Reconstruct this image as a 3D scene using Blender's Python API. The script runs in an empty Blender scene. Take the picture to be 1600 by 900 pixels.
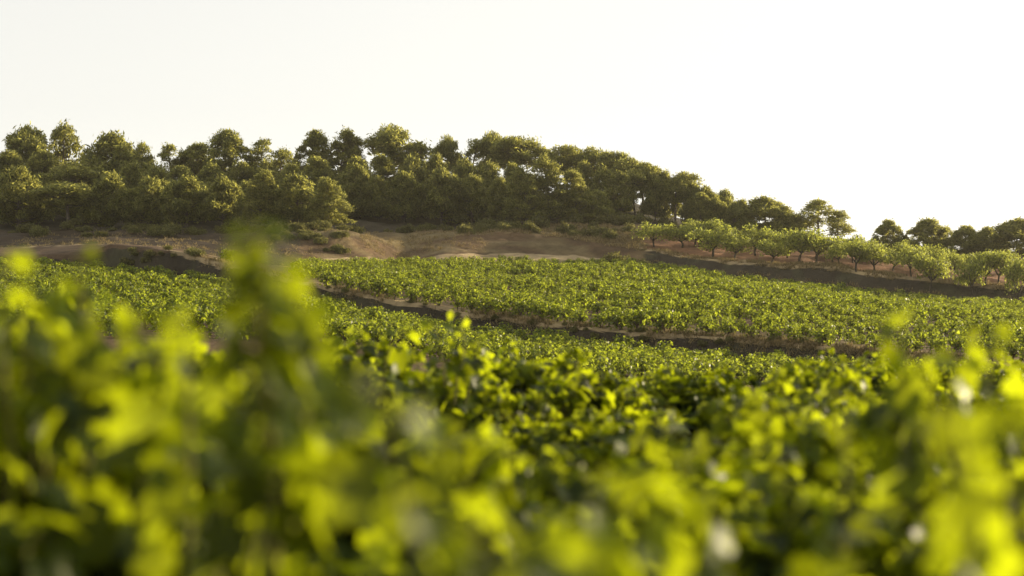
import bpy, math, random
import numpy as np

# ------------------------------------------------------------------ camera, sky, sun, exposure
scene = bpy.context.scene
EYE = 1.45                      # metres above the ground at the camera
FPX = 1600 * 50.0 / 36.0        # focal length in pixels of the 1600 px photograph
HOR = 470.0                     # horizon row in the photograph

cam_d = bpy.data.cameras.new("camera")
cam = bpy.data.objects.new("camera", cam_d)
scene.collection.objects.link(cam)
cam.location = (0, 0, EYE)
cam.rotation_euler = (math.radians(90), 0, 0)
cam_d.lens = 50.0
cam_d.sensor_width = 36.0
cam_d.shift_y = (HOR - 450.0) / 1600.0
cam_d.clip_start = 0.05
cam_d.clip_end = 8000.0
cam_d.dof.use_dof = True
cam_d.dof.focus_distance = 125.0
cam_d.dof.aperture_fstop = 1.75
scene.camera = cam

SUN_AZ = math.radians(60.0)     # clockwise from the viewing direction
SUN_EL = math.radians(10.5)

world = bpy.data.worlds.new("World")
scene.world = world
world.use_nodes = True
wn, wl = world.node_tree.nodes, world.node_tree.links
bg = wn["Background"]
sky = wn.new("ShaderNodeTexSky")
sky.sky_type = 'NISHITA'
sky.sun_disc = False
sky.sun_elevation = SUN_EL
sky.sun_rotation = SUN_AZ
sky.altitude = 300.0
sky.air_density = 1.0
sky.dust_density = 1.0
sky.ozone_density = 1.0
hsv = wn.new("ShaderNodeHueSaturation")
hsv.inputs["Saturation"].default_value = 0.15
soft = wn.new("ShaderNodeGamma")        # hazy air evens out the brightness of the sky
soft.inputs["Gamma"].default_value = 0.4
wl.new(sky.outputs["Color"], soft.inputs["Color"])
wl.new(soft.outputs["Color"], hsv.inputs["Color"])
warm = wn.new("ShaderNodeMix")          # thin dusty evening air warms the whole sky
warm.data_type = 'RGBA'
warm.blend_type = 'MULTIPLY'
warm.inputs["Factor"].default_value = 1.0
warm.inputs["B"].default_value = (1.0, 0.98, 0.92, 1.0)
wl.new(hsv.outputs["Color"], warm.inputs["A"])
wl.new(warm.outputs["Result"], bg.inputs["Color"])
bg.inputs["Strength"].default_value = 0.15

sun_d = bpy.data.lights.new("sun", 'SUN')
sun_d.energy = 2.6
sun_d.angle = math.radians(0.6)
sun_d.color = (1.0, 0.84, 0.56)
sun = bpy.data.objects.new("sun", sun_d)
sun.rotation_euler = (math.pi / 2 - SUN_EL, 0, math.pi - SUN_AZ)
scene.collection.objects.link(sun)

scene.view_settings.view_transform = 'Standard'
scene.view_settings.look = 'None'
scene.view_settings.gamma = 1.0
scene.view_settings.use_curve_mapping = False
scene.view_settings.exposure = 1.98
scene.render.engine = 'CYCLES'
scene.cycles.use_denoising = True
scene.cycles.max_bounces = 8
scene.cycles.transmission_bounces = 6
scene.cycles.volume_bounces = 1

COL = scene.collection
rng = np.random.default_rng(11)
random.seed(11)


# ------------------------------------------------------------------ helpers
class Geo:
    """Collects vertices and faces (with a material index) and links them as one mesh."""
    def __init__(self):
        self.v, self.f, self.n = [], [], 0

    def add(self, v, faces, mat=0):
        v = np.asarray(v, float).reshape(-1, 3)
        faces = np.asarray(faces, int)
        self.v.append(v)
        self.f.append((faces + self.n, mat))
        self.n += len(v)

    def verts(self):
        return np.concatenate(self.v) if self.v else np.zeros((0, 3))

    def mesh(self, name, mats, smooth=False):
        me = bpy.data.meshes.new(name)
        v = self.verts()
        me.vertices.add(len(v))
        me.vertices.foreach_set("co", v.astype(np.float32).ravel())
        tot = np.concatenate([np.full(len(f), f.shape[1]) for f, m in self.f])
        mi = np.concatenate([np.full(len(f), m) for f, m in self.f])
        idx = np.concatenate([f.ravel() for f, m in self.f])
        start = np.concatenate([[0], np.cumsum(tot)[:-1]])
        me.loops.add(len(idx))
        me.loops.foreach_set("vertex_index", idx.astype(np.int32))
        me.polygons.add(len(tot))
        me.polygons.foreach_set("loop_start", start.astype(np.int32))
        me.polygons.foreach_set("loop_total", tot.astype(np.int32))
        me.polygons.foreach_set("material_index", mi.astype(np.int32))
        me.polygons.foreach_set("use_smooth", np.full(len(tot), smooth))
        for m in mats:
            me.materials.append(m)
        me.update(calc_edges=True)
        me.validate()
        return me


def link(name, data, parent=None):
    o = bpy.data.objects.new(name, data)
    COL.objects.link(o)
    if parent is not None:
        o.parent = parent
    return o


def tag(o, label=None, cat=None, group=None, kind=None):
    if label: o["label"] = label
    if cat: o["category"] = cat
    if group: o["group"] = group
    if kind: o["kind"] = kind
    return o


def tube(geo, pts, radii, sides=6, mat=0):
    pts = np.asarray(pts, float)
    n = len(pts)
    t = np.gradient(pts, axis=0)
    t /= np.linalg.norm(t, axis=1)[:, None] + 1e-9
    ref = np.where(np.abs(t[:, 2:3]) > 0.9, np.array([[1.0, 0, 0]]), np.array([[0, 0, 1.0]]))
    a = np.cross(t, ref)
    a /= np.linalg.norm(a, axis=1)[:, None] + 1e-9
    b = np.cross(t, a)
    ang = np.arange(sides) * 2 * math.pi / sides
    ring = a[:, None, :] * np.cos(ang)[None, :, None] + b[:, None, :] * np.sin(ang)[None, :, None]
    v = pts[:, None, :] + ring * np.asarray(radii, float)[:, None, None]
    i, j = np.meshgrid(np.arange(n - 1), np.arange(sides), indexing='ij')
    j2 = (j + 1) % sides
    f = np.stack([i * sides + j, i * sides + j2, (i + 1) * sides + j2, (i + 1) * sides + j], -1).reshape(-1, 4)
    geo.add(v.reshape(-1, 3), f, mat)


def unit(a):
    return a / (np.linalg.norm(a, axis=-1, keepdims=True) + 1e-9)


def place_cards(geo, pos, normal, axis, size, template, faces, mat=0):
    """Put a small template (x along axis, z along normal) at every pos."""
    normal = unit(normal)
    side = unit(np.cross(normal, axis))
    axis = np.cross(side, normal)
    t = np.asarray(template, float)
    v = (pos[:, None, :]
         + axis[:, None, :] * t[None, :, 0:1] * size[:, None, None]
         + side[:, None, :] * t[None, :, 1:2] * size[:, None, None]
         + normal[:, None, :] * t[None, :, 2:3] * size[:, None, None])
    n, k = len(pos), len(t)
    f = np.asarray(faces, int)
    ff = (np.arange(n)[:, None, None] * k + f[None]).reshape(-1, f.shape[1])
    geo.add(v.reshape(-1, 3), ff, mat)


def rand_dirs(n):
    return unit(rng.normal(size=(n, 3)))


def at(px, py, d):
    return ((px - 800) / FPX * d, d, EYE - (py - HOR) / FPX * d)


# ------------------------------------------------------------------ materials
def new_mat(name):
    m = bpy.data.materials.new(name)
    m.use_nodes = True
    nt = m.node_tree
    for n in list(nt.nodes):
        nt.nodes.remove(n)
    return m, nt.nodes, nt.links


def leaf_mat(name, dark, light, trans, t_mix=0.45, rough=0.4, spec=0.5, vary=0.35, odd=None):
    """Leaves: green upper face, light shining through, some gloss; every leaf a little different."""
    m, n, l = new_mat(name)
    out = n.new("ShaderNodeOutputMaterial")
    geo = n.new("ShaderNodeNewGeometry")
    obi = n.new("ShaderNodeObjectInfo")
    ramp = n.new("ShaderNodeValToRGB")
    ramp.color_ramp.elements[0].color = (*dark, 1)
    ramp.color_ramp.elements[0].position = 0.1
    ramp.color_ramp.elements[1].color = (*light, 1)
    ramp.color_ramp.elements[1].position = 0.93
    if odd:
        e = ramp.color_ramp.elements.new(1.0)
        e.color = (*odd, 1)
    # patches of the planting differ in vigour and colour
    pn = n.new("ShaderNodeTexNoise")
    pn.inputs["Scale"].default_value = 0.11
    pn.inputs["Detail"].default_value = 2
    l.new(geo.outputs["Position"], pn.inputs["Vector"])
    pm = n.new("ShaderNodeMath")
    pm.operation = 'MULTIPLY_ADD'
    pm.inputs[1].default_value = 0.5
    pm.inputs[2].default_value = -0.25
    l.new(pn.outputs["Fac"], pm.inputs[0])
    pa = n.new("ShaderNodeMath")
    pa.operation = 'ADD'
    l.new(geo.outputs["Random Per Island"], pa.inputs[0])
    l.new(pm.outputs[0], pa.inputs[1])
    l.new(pa.outputs[0], ramp.inputs["Fac"])
    hs = n.new("ShaderNodeHueSaturation")
    mr = n.new("ShaderNodeMapRange")
    mr.inputs["To Min"].default_value = 1.0 - vary
    mr.inputs["To Max"].default_value = 1.0 + vary
    l.new(obi.outputs["Random"], mr.inputs["Value"])
    l.new(mr.outputs["Result"], hs.inputs["Value"])
    l.new(ramp.outputs["Color"], hs.inputs["Color"])
    p = n.new("ShaderNodeBsdfPrincipled")
    p.inputs["Roughness"].default_value = rough
    p.inputs["Specular IOR Level"].default_value = spec
    p.inputs["Specular Tint"].default_value = (1.0, 0.95, 0.70, 1)
    l.new(hs.outputs["Color"], p.inputs["Base Color"])
    tr = n.new("ShaderNodeBsdfTranslucent")
    mul = n.new("ShaderNodeMix")
    mul.data_type = 'RGBA'
    mul.blend_type = 'MULTIPLY'
    mul.inputs["Factor"].default_value = 1.0
    mr2 = n.new("ShaderNodeMapRange")
    mr2.inputs["To Min"].default_value = 0.28
    mr2.inputs["To Max"].default_value = 1.2
    l.new(geo.outputs["Random Per Island"], mr2.inputs["Value"])
    l.new(mr2.outputs["Result"], mul.inputs["A"])
    mul.inputs["B"].default_value = (*trans, 1)
    l.new(mul.outputs["Result"], tr.inputs["Color"])
    mx = n.new("ShaderNodeMixShader")
    mx.inputs["Fac"].default_value = t_mix
    l.new(p.outputs["BSDF"], mx.inputs[1])
    l.new(tr.outputs["BSDF"], mx.inputs[2])
    l.new(mx.outputs["Shader"], out.inputs["Surface"])
    return m


def bark_mat(name, c1, c2, scale=6.0):
    m, n, l = new_mat(name)
    out = n.new("ShaderNodeOutputMaterial")
    p = n.new("ShaderNodeBsdfPrincipled")
    p.inputs["Roughness"].default_value = 0.9
    p.inputs["Specular IOR Level"].default_value = 0.2
    tc = n.new("ShaderNodeTexCoord")
    no = n.new("ShaderNodeTexNoise")
    no.inputs["Scale"].default_value = scale
    no.inputs["Detail"].default_value = 5
    l.new(tc.outputs["Object"], no.inputs["Vector"])
    r = n.new("ShaderNodeValToRGB")
    r.color_ramp.elements[0].color = (*c1, 1)
    r.color_ramp.elements[0].position = 0.3
    r.color_ramp.elements[1].color = (*c2, 1)
    r.color_ramp.elements[1].position = 0.7
    l.new(no.outputs["Fac"], r.inputs["Fac"])
    l.new(r.outputs["Color"], p.inputs["Base Color"])
    b = n.new("ShaderNodeBump")
    b.inputs["Strength"].default_value = 0.6
    l.new(no.outputs["Fac"], b.inputs["Height"])
    l.new(b.outputs["Normal"], p.inputs["Normal"])
    l.new(p.outputs["BSDF"], out.inputs["Surface"])
    return m


def ground_mat():
    """Earth: the soil colour of each zone (left bench darkened as if shaded) from the mesh, broken up by clods, stones and weeds."""
    m, n, l = new_mat("earth")
    out = n.new("ShaderNodeOutputMaterial")
    p = n.new("ShaderNodeBsdfPrincipled")
    p.inputs["Roughness"].default_value = 0.95
    p.inputs["Specular IOR Level"].default_value = 0.15
    at_ = n.new("ShaderNodeAttribute")
    at_.attribute_name = "soil"
    tc = n.new("ShaderNodeTexCoord")
    n1 = n.new("ShaderNodeTexNoise"); n1.inputs["Scale"].default_value = 0.9; n1.inputs["Detail"].default_value = 8
    n1.inputs["Roughness"].default_value = 0.7
    n2 = n.new("ShaderNodeTexNoise"); n2.inputs["Scale"].default_value = 0.17; n2.inputs["Detail"].default_value = 4
    l.new(tc.outputs["Object"], n1.inputs["Vector"])
    l.new(tc.outputs["Object"], n2.inputs["Vector"])
    add = n.new("ShaderNodeMath"); add.operation = 'ADD'
    l.new(n1.outputs["Fac"], add.inputs[0]); l.new(n2.outputs["Fac"], add.inputs[1])
    mr = n.new("ShaderNodeMapRange")
    mr.inputs["From Min"].default_value = 0.6; mr.inputs["From Max"].default_value = 1.4
    mr.inputs["To Min"].default_value = 0.35; mr.inputs["To Max"].default_value = 1.65
    l.new(add.outputs[0], mr.inputs["Value"])
    mul = n.new("ShaderNodeMix"); mul.data_type = 'RGBA'; mul.blend_type = 'MULTIPLY'
    mul.inputs["Factor"].default_value = 1.0
    l.new(at_.outputs["Color"], mul.inputs["A"])
    l.new(mr.outputs["Result"], mul.inputs["B"])
    l.new(mul.outputs["Result"], p.inputs["Base Color"])
    b = n.new("ShaderNodeBump"); b.inputs["Strength"].default_value = 1.0; b.inputs["Distance"].default_value = 0.45
    l.new(n1.outputs["Fac"], b.inputs["Height"])
    l.new(b.outputs["Normal"], p.inputs["Normal"])
    l.new(p.outputs["BSDF"], out.inputs["Surface"])
    return m


M_EARTH = ground_mat()
M_VINE = leaf_mat("vine_leaf", (0.010, 0.022, 0.005), (0.028, 0.050, 0.009), (0.54, 0.620, 0.010), 0.5, 0.45, 0.2, 0.15, (0.20, 0.15, 0.02))
M_VINEFAR = leaf_mat("vine_leaf_far", (0.022, 0.042, 0.010), (0.080, 0.110, 0.018), (0.55, 0.63, 0.04), 0.42, 0.45, 0.25, 0.15, (0.20, 0.13, 0.04))
M_CANE = bark_mat("vine_cane", (0.07, 0.08, 0.02), (0.13, 0.11, 0.035), 20)
M_VTRUNK = bark_mat("vine_bark", (0.05, 0.035, 0.025), (0.14, 0.10, 0.07), 25)
M_PINE = leaf_mat("pine_needles", (0.030, 0.042, 0.016), (0.090, 0.100, 0.034), (0.64, 0.62, 0.14), 0.48, 0.6, 0.2, 0.25, (0.10, 0.085, 0.03))
M_PTRUNK = bark_mat("pine_bark", (0.06, 0.05, 0.04), (0.17, 0.14, 0.11), 4)
M_ALMOND = leaf_mat("almond_leaf", (0.060, 0.078, 0.022), (0.120, 0.135, 0.038), (0.56, 0.60, 0.09), 0.48, 0.55, 0.25, 0.15, (0.17, 0.14, 0.05))
M_ATRUNK = bark_mat("almond_bark", (0.03, 0.025, 0.02), (0.08, 0.065, 0.05), 12)
M_SCRUB = leaf_mat("scrub_leaf", (0.045, 0.055, 0.022), (0.115, 0.115, 0.040), (0.34, 0.32, 0.09), 0.42, 0.7, 0.15, 0.35, (0.16, 0.12, 0.05))
M_GRASS = leaf_mat("dry_grass", (0.16, 0.125, 0.060), (0.34, 0.26, 0.13), (0.36, 0.27, 0.12), 0.35, 0.7, 0.15, 0.1)


# ------------------------------------------------------------------ terrain
def line(pts):
    w = np.array([at(*p) for p in pts])
    return w[np.argsort(w[:, 0])]


LN = line([(-200, 530, 43), (0, 530, 43), (350, 534, 47), (560, 545, 54), (773, 580, 54), (1000, 612, 49), (1600, 645, 41), (1900, 650, 40)])
L1B = line([(-200, 408, 130), (0, 415, 127), (150, 422, 121), (270, 436, 113), (350, 450, 105), (480, 473, 97), (600, 500, 91), (740, 528, 85),
            (900, 552, 80), (1000, 562, 77), (1200, 577, 71), (1340, 586, 67), (1600, 603, 61), (1900, 620, 56)])
L1T = line([(-200, 396, 131.2), (0, 400, 128.2), (130, 394, 122.2), (170, 381, 121.2), (270, 391, 114.5), (350, 408, 106.5), (480, 441, 98.3), (600, 464, 92.3), (740, 487, 86.3),
            (900, 507, 81.2), (1000, 516, 78.2), (1200, 535, 72.2), (1340, 547, 68.1), (1600, 570, 62), (1900, 589, 57)])
LA = line([(-200, 387, 142), (0, 388, 139), (150, 380, 134), (270, 388, 128), (400, 412, 126), (480, 420, 131), (600, 416, 140), (760, 413, 149),
           (900, 412, 151), (1000, 419, 149.5), (1100, 434, 146), (1200, 448, 142), (1300, 460, 138), (1400, 469, 134), (1500, 477, 130), (1600, 484, 127), (1900, 502, 117)])
LBB = line([(-200, 386, 145), (0, 387, 142), (150, 379, 137), (270, 387, 132), (400, 405, 130), (480, 406, 136), (600, 399, 146), (760, 397, 156),
            (900, 398, 158), (1000, 411, 154), (1100, 432, 148), (1200, 446, 143.7), (1300, 458, 139.5), (1400, 467, 135.5), (1500, 475, 131.6), (1600, 482, 128.6), (1900, 500, 118.6)])
LB = line([(-200, 374, 150), (0, 374, 150), (200, 374, 148), (400, 379, 144), (520, 374, 146), (590, 371, 153), (640, 376, 158), (700, 371, 161), (800, 366, 164),
           (900, 372, 163), (1000, 386, 158), (1100, 404, 151), (1200, 410, 146.5), (1300, 420, 142.3), (1400, 431, 138.2), (1500, 440, 134.2), (1600, 447, 131), (1900, 466, 121)])
LW = line([(-200, 360, 164), (0, 360, 164), (300, 363, 160), (500, 360, 157), (600, 364, 167), (700, 360, 173), (800, 353, 175), (900, 349, 177), (1000, 354, 173),
           (1100, 382, 168), (1200, 391, 164), (1300, 400, 160), (1400, 410, 155), (1500, 418, 151), (1600, 424, 147), (1900, 442, 137)])
LR = line([(-200, 322, 212), (0, 322, 212), (400, 318, 212), (700, 314, 212), (900, 302, 209), (958, 303, 205), (1023, 330, 200), (1100, 350, 196), (1250, 366, 192),
           (1330, 376, 188), (1400, 383, 186), (1600, 396, 180), (1900, 412, 170)])
LINES = [LN, L1B, L1T, LA, LBB, LB, LW, LR]




_T = np.random.default_rng(5).random((64, 64))


def vnoise(x, y):
    xi, yi = np.floor(x).astype(int), np.floor(y).astype(int)
    fx, fy = x - xi, y - yi
    fx, fy = fx * fx * (3 - 2 * fx), fy * fy * (3 - 2 * fy)
    g = lambda a, b: _T[a % 64, b % 64]
    return (g(xi, yi) * (1 - fx) + g(xi + 1, yi) * fx) * (1 - fy) + (g(xi, yi + 1) * (1 - fx) + g(xi + 1, yi + 1) * fx) * fy - 0.5


def ln_at(L, x):
    """Distance and height of a terrace line at x, with the small wander of hand-made edges."""
    x = np.asarray(x, float)
    w = 0.9 * vnoise(x * 0.21 + L[0, 1] // 12 * 4, x * 0 + 3.3) + 0.5 * vnoise(x * 0.8 + L[0, 1] // 12 * 4, x * 0 + 8.3)
    return np.interp(x, L[:, 0], L[:, 1]) + w, np.interp(x, L[:, 0], L[:, 2])


def base_height(x, y):
    x, y = np.asarray(x, float), np.asarray(y, float)
    ky = [np.full_like(x, -60.0), np.full_like(x, 0.0), np.full_like(x, 11.0), np.full_like(x, 22.0), np.full_like(x, 33.0)]
    lf = np.clip(-x, 0, 12)
    kz = [np.full_like(x, 0.6), 0.06 * np.clip(-x, 0, 4), -0.05 + 0.05 * lf, -1.7 + 0.05 * lf, -2.3 + 0.06 * lf]
    for L in LINES:
        a, b = ln_at(L, x)
        ky.append(a); kz.append(b)
    ky += [ky[-1] + 25, ky[-1] + 400, np.full_like(x, 9000.0)]
    kz += [kz[-1] - 1.0, np.full_like(x, -20.0), np.full_like(x, -40.0)]
    z = np.full_like(x, kz[0][()] if x.ndim == 0 else 0.0)
    z = np.where(y <= ky[0], kz[0], z)
    for i in range(len(ky) - 1):
        t = np.clip((y - ky[i]) / (ky[i + 1] - ky[i] + 1e-6), 0, 1)
        m = (y > ky[i]) & (y <= ky[i + 1])
        z = np.where(m, kz[i] * (1 - t) + kz[i + 1] * t, z)
    return z


# the spur of bare earth that the track cuts through (steep side towards the right)
SPX, SPY, SPZ = at(545, 356, 148)


def height(x, y):
    x, y = np.asarray(x, float), np.asarray(y, float)
    z = (base_height(x, y - 0.15) + base_height(x, y) + base_height(x, y + 0.15)) / 3
    # spur: rises over 6 m from the left, falls in 3 m to the right
    u = x - SPX
    prof = np.where(u < 0, np.exp(-(u / 6.5) ** 2), np.exp(-(u / 1.9) ** 2))
    v = (y - (SPY - 0.5 - 0.9 * np.clip(u, 0, 5)))
    z = z + (0.55 + 0.8 * vnoise(x * 0.7, y * 0.9)) * prof * np.where(v < 0, np.exp(-(v / 4.0) ** 2), np.exp(-(v / 9.0) ** 2))
    # the cut the track runs through, right of the spur
    z = z - 1.3 * np.exp(-((u - 5.5) / 2.6) ** 2) * np.exp(-((y - SPY - 3) / 6.0) ** 2)
    far = np.clip((y - 40) / 30, 0, 1)
    z = z + far * (0.22 * vnoise(x * 0.35, y * 0.35) + 0.10 * vnoise(x * 1.3 + 7, y * 1.3)) + 0.05 * vnoise(x * 1.7, y * 1.7)
    hill = np.clip((y - ln_at(LBB, x)[0]) / 6, 0, 1) * np.clip((ln_at(LR, x)[0] - y) / 10, 0, 1)
    return z + hill * (0.7 * vnoise(x * 0.22 + 3, y * 0.22) + 0.45 * vnoise(x * 0.55 + 3, y * 0.5 + 5))


def hz(x, y):
    return float(height(np.array([x]), np.array([y]))[0])


def zones(x, y):
    """0 field soil, 1 terrace bank, 2 track and grassy lip, 3 cut earth, 4 scrub slope, 5 wood floor, 6 orchard, 7 left bench with shade painted in."""
    n = 0.7 * vnoise(x * 0.9, y * 0.9) + 0.5 * vnoise(x * 2.5 + 9, y * 2.5)
    Y = [ln_at(L, x)[0] for L in LINES]
    px = 800 + x / y * FPX
    z = np.zeros(x.shape, int)
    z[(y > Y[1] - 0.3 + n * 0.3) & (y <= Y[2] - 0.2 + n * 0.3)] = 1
    lip = np.where(px < 480, 2.6, np.where(px < 760, 0.7, 0.35))
    z[(y > Y[2] - 0.2 + n * 0.3) & (y <= Y[2] + lip + n * 0.5) & (px > 265)] = 2
    up = y > Y[3] + n * 0.6
    z[up & (y <= Y[4])] = 2
    z[(y > Y[4] + n * 0.4) & (y <= Y[5] + n)] = 3
    z[(y > Y[5] + n) & (y <= Y[6] + n * 3)] = 4
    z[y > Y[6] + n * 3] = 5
    orch = (px > 1010 + 30 * n)
    z[orch & (y > Y[3]) & (y <= Y[5] - 0.4 + 0.5 * n)] = 1
    z[orch & (y > Y[5] - 0.4 + 0.5 * n) & (y <= Y[5] + 1.8 + n * 1.5)] = 2
    z[orch & (y > Y[5] + 1.8 + n * 1.5) & (y <= Y[6] + 4 + n * 3)] = 6
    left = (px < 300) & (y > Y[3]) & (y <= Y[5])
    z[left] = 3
    z[(px < 470) & (y > Y[3]) & (y <= Y[6] + n * 3)] = 7  # left bench: darker earth, its shade painted into the colour
    return z


SOIL_AND_SHADE = np.array([(0.11, 0.072, 0.044), (0.045, 0.036, 0.025), (0.36, 0.27, 0.15), (0.105, 0.067, 0.036),
                 (0.145, 0.105, 0.052), (0.050, 0.041, 0.027), (0.22, 0.115, 0.062), (0.054, 0.038, 0.024)])  # last entry: earth darkened to put shade on the left bench


def build_ground():
    c = np.arange(-78, 78.01, 0.45)
    g = 78 + np.cumsum(0.6 * 1.2 ** np.arange(30))
    xs = np.concatenate([-g[::-1], c, g])
    kn = [np.full_like(xs, -40.0), np.full_like(xs, 0.0), np.full_like(xs, 11.0), np.full_like(xs, 22.0), np.full_like(xs, 33.0)] + [ln_at(L, xs)[0] for L in LINES]
    kn += [kn[-1] + 25, kn[-1] + 880]
    rows = [10, 24, 14, 14, 70, 7, 110, 8, 14, 26, 55, 20, 26]
    Y = []
    for k, m in enumerate(rows):
        t = np.arange(m) / m
        if k == len(rows) - 1:
            t = t ** 3
        Y.append(kn[k][:, None] * (1 - t) + kn[k + 1][:, None] * t)
    Y.append(kn[-1][:, None])
    Y = np.concatenate(Y, 1)
    X = np.repeat(xs[:, None], Y.shape[1], 1)
    Z = height(X, Y)
    nx, ny = X.shape
    V = np.stack([X, Y, Z], -1).reshape(-1, 3)
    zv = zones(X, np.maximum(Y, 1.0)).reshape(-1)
    colr = SOIL_AND_SHADE[zv]
    w = vnoise(V[:, 0] * 0.5, V[:, 1] * 0.5)[:, None]
    colr = colr * (1 + 0.35 * w)
    # weeds give the banks and the lower slopes greenish and straw patches
    k = np.clip(vnoise(V[:, 0] * 0.8 + 20, V[:, 1] * 0.8)[:, None] * 3, 0, 1)
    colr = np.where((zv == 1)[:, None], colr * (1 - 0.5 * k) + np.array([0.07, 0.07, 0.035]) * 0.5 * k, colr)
    k = np.clip(vnoise(V[:, 0] * 0.4 + 40, V[:, 1] * 0.6)[:, None] * 4, 0, 1)
    colr = np.where(((zv == 3) | (zv == 4))[:, None], colr * (1 - 0.5 * k) + np.array([0.21, 0.165, 0.08]) * 0.5 * k, colr)
    i, j = np.meshgrid(np.arange(nx - 1), np.arange(ny - 1), indexing='ij')
    F = np.stack([i * ny + j, (i + 1) * ny + j, (i + 1) * ny + j + 1, i * ny + j + 1], -1).reshape(-1, 4)
    fz = zones(V[F].mean(1)[:, 0], np.maximum(V[F].mean(1)[:, 1], 1.0))
    sets = {"ground": [0], "terrace_bank": [1], "dirt_track": [2], "hill": [3, 4, 5, 7], "orchard_ground": [6]}
    for name, ids in sets.items():
        f = F[np.isin(fz, ids)]
        used, inv = np.unique(f, return_inverse=True)
        ge = Geo()
        ge.add(V[used], inv.reshape(-1, 4))
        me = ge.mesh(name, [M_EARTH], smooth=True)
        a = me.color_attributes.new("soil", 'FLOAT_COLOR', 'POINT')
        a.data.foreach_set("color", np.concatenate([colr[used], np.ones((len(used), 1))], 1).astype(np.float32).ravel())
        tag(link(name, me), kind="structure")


build_ground()

# ------------------------------------------------------------------ pines
TUFT = [(-0.4, -0.08, 0), (0.2, -0.19, 0.10), (0.9, 0.0, -0.06), (0.2, 0.18, 0.10), (-0.4, 0.08, 0)]
TUFT_F = [(0, 1, 2, 3, 4)]


LEAFY_TUFT = [(-0.5, -0.16, 0), (0.1, -0.30, 0.12), (0.75, 0.0, -0.08), (0.1, 0.28, 0.12), (-0.5, 0.16, 0)]


def puff(geo, c, rx, rz, n, size, mat=0, zmin=-0.5, droop=0.9, dense=1.0, tuft=None):
    n = int(n * dense)
    d = rand_dirs(int(n * 1.8))
    d = d[d[:, 2] > zmin][:n]
    r = 0.40 + 0.68 * rng.random(len(d)) ** 0.7 + 0.20 * np.abs(rng.normal(size=len(d)))
    # lumpy outline
    ph = rng.random(6) * 6.28
    lump = 1 + 0.16 * np.sin(3 * np.arctan2(d[:, 1], d[:, 0]) + ph[0]) + 0.14 * np.sin(5 * d[:, 2] + ph[1]) + 0.10 * np.sin(7 * d[:, 0] + ph[2])
    p = np.asarray(c) + d * (r * lump)[:, None] * np.array([rx, rx, rz])
    nrm = d * 0.5 + rand_dirs(len(d)) * droop
    ax = d * 0.7 + rand_dirs(len(d)) * 0.9 + np.array([0, 0, 0.3])
    s = size * (0.6 + 0.8 * rng.random(len(d)))
    place_cards(geo, p, nrm, ax, s, tuft or TUFT, TUFT_F, mat)


def curve(p0, p1, bend, n=5):
    t = np.linspace(0, 1, n)[:, None]
    p0, p1, bend = map(np.asarray, (p0, p1, bend))
    return p0 * (1 - t) + p1 * t + bend * (4 * t * (1 - t))


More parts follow.
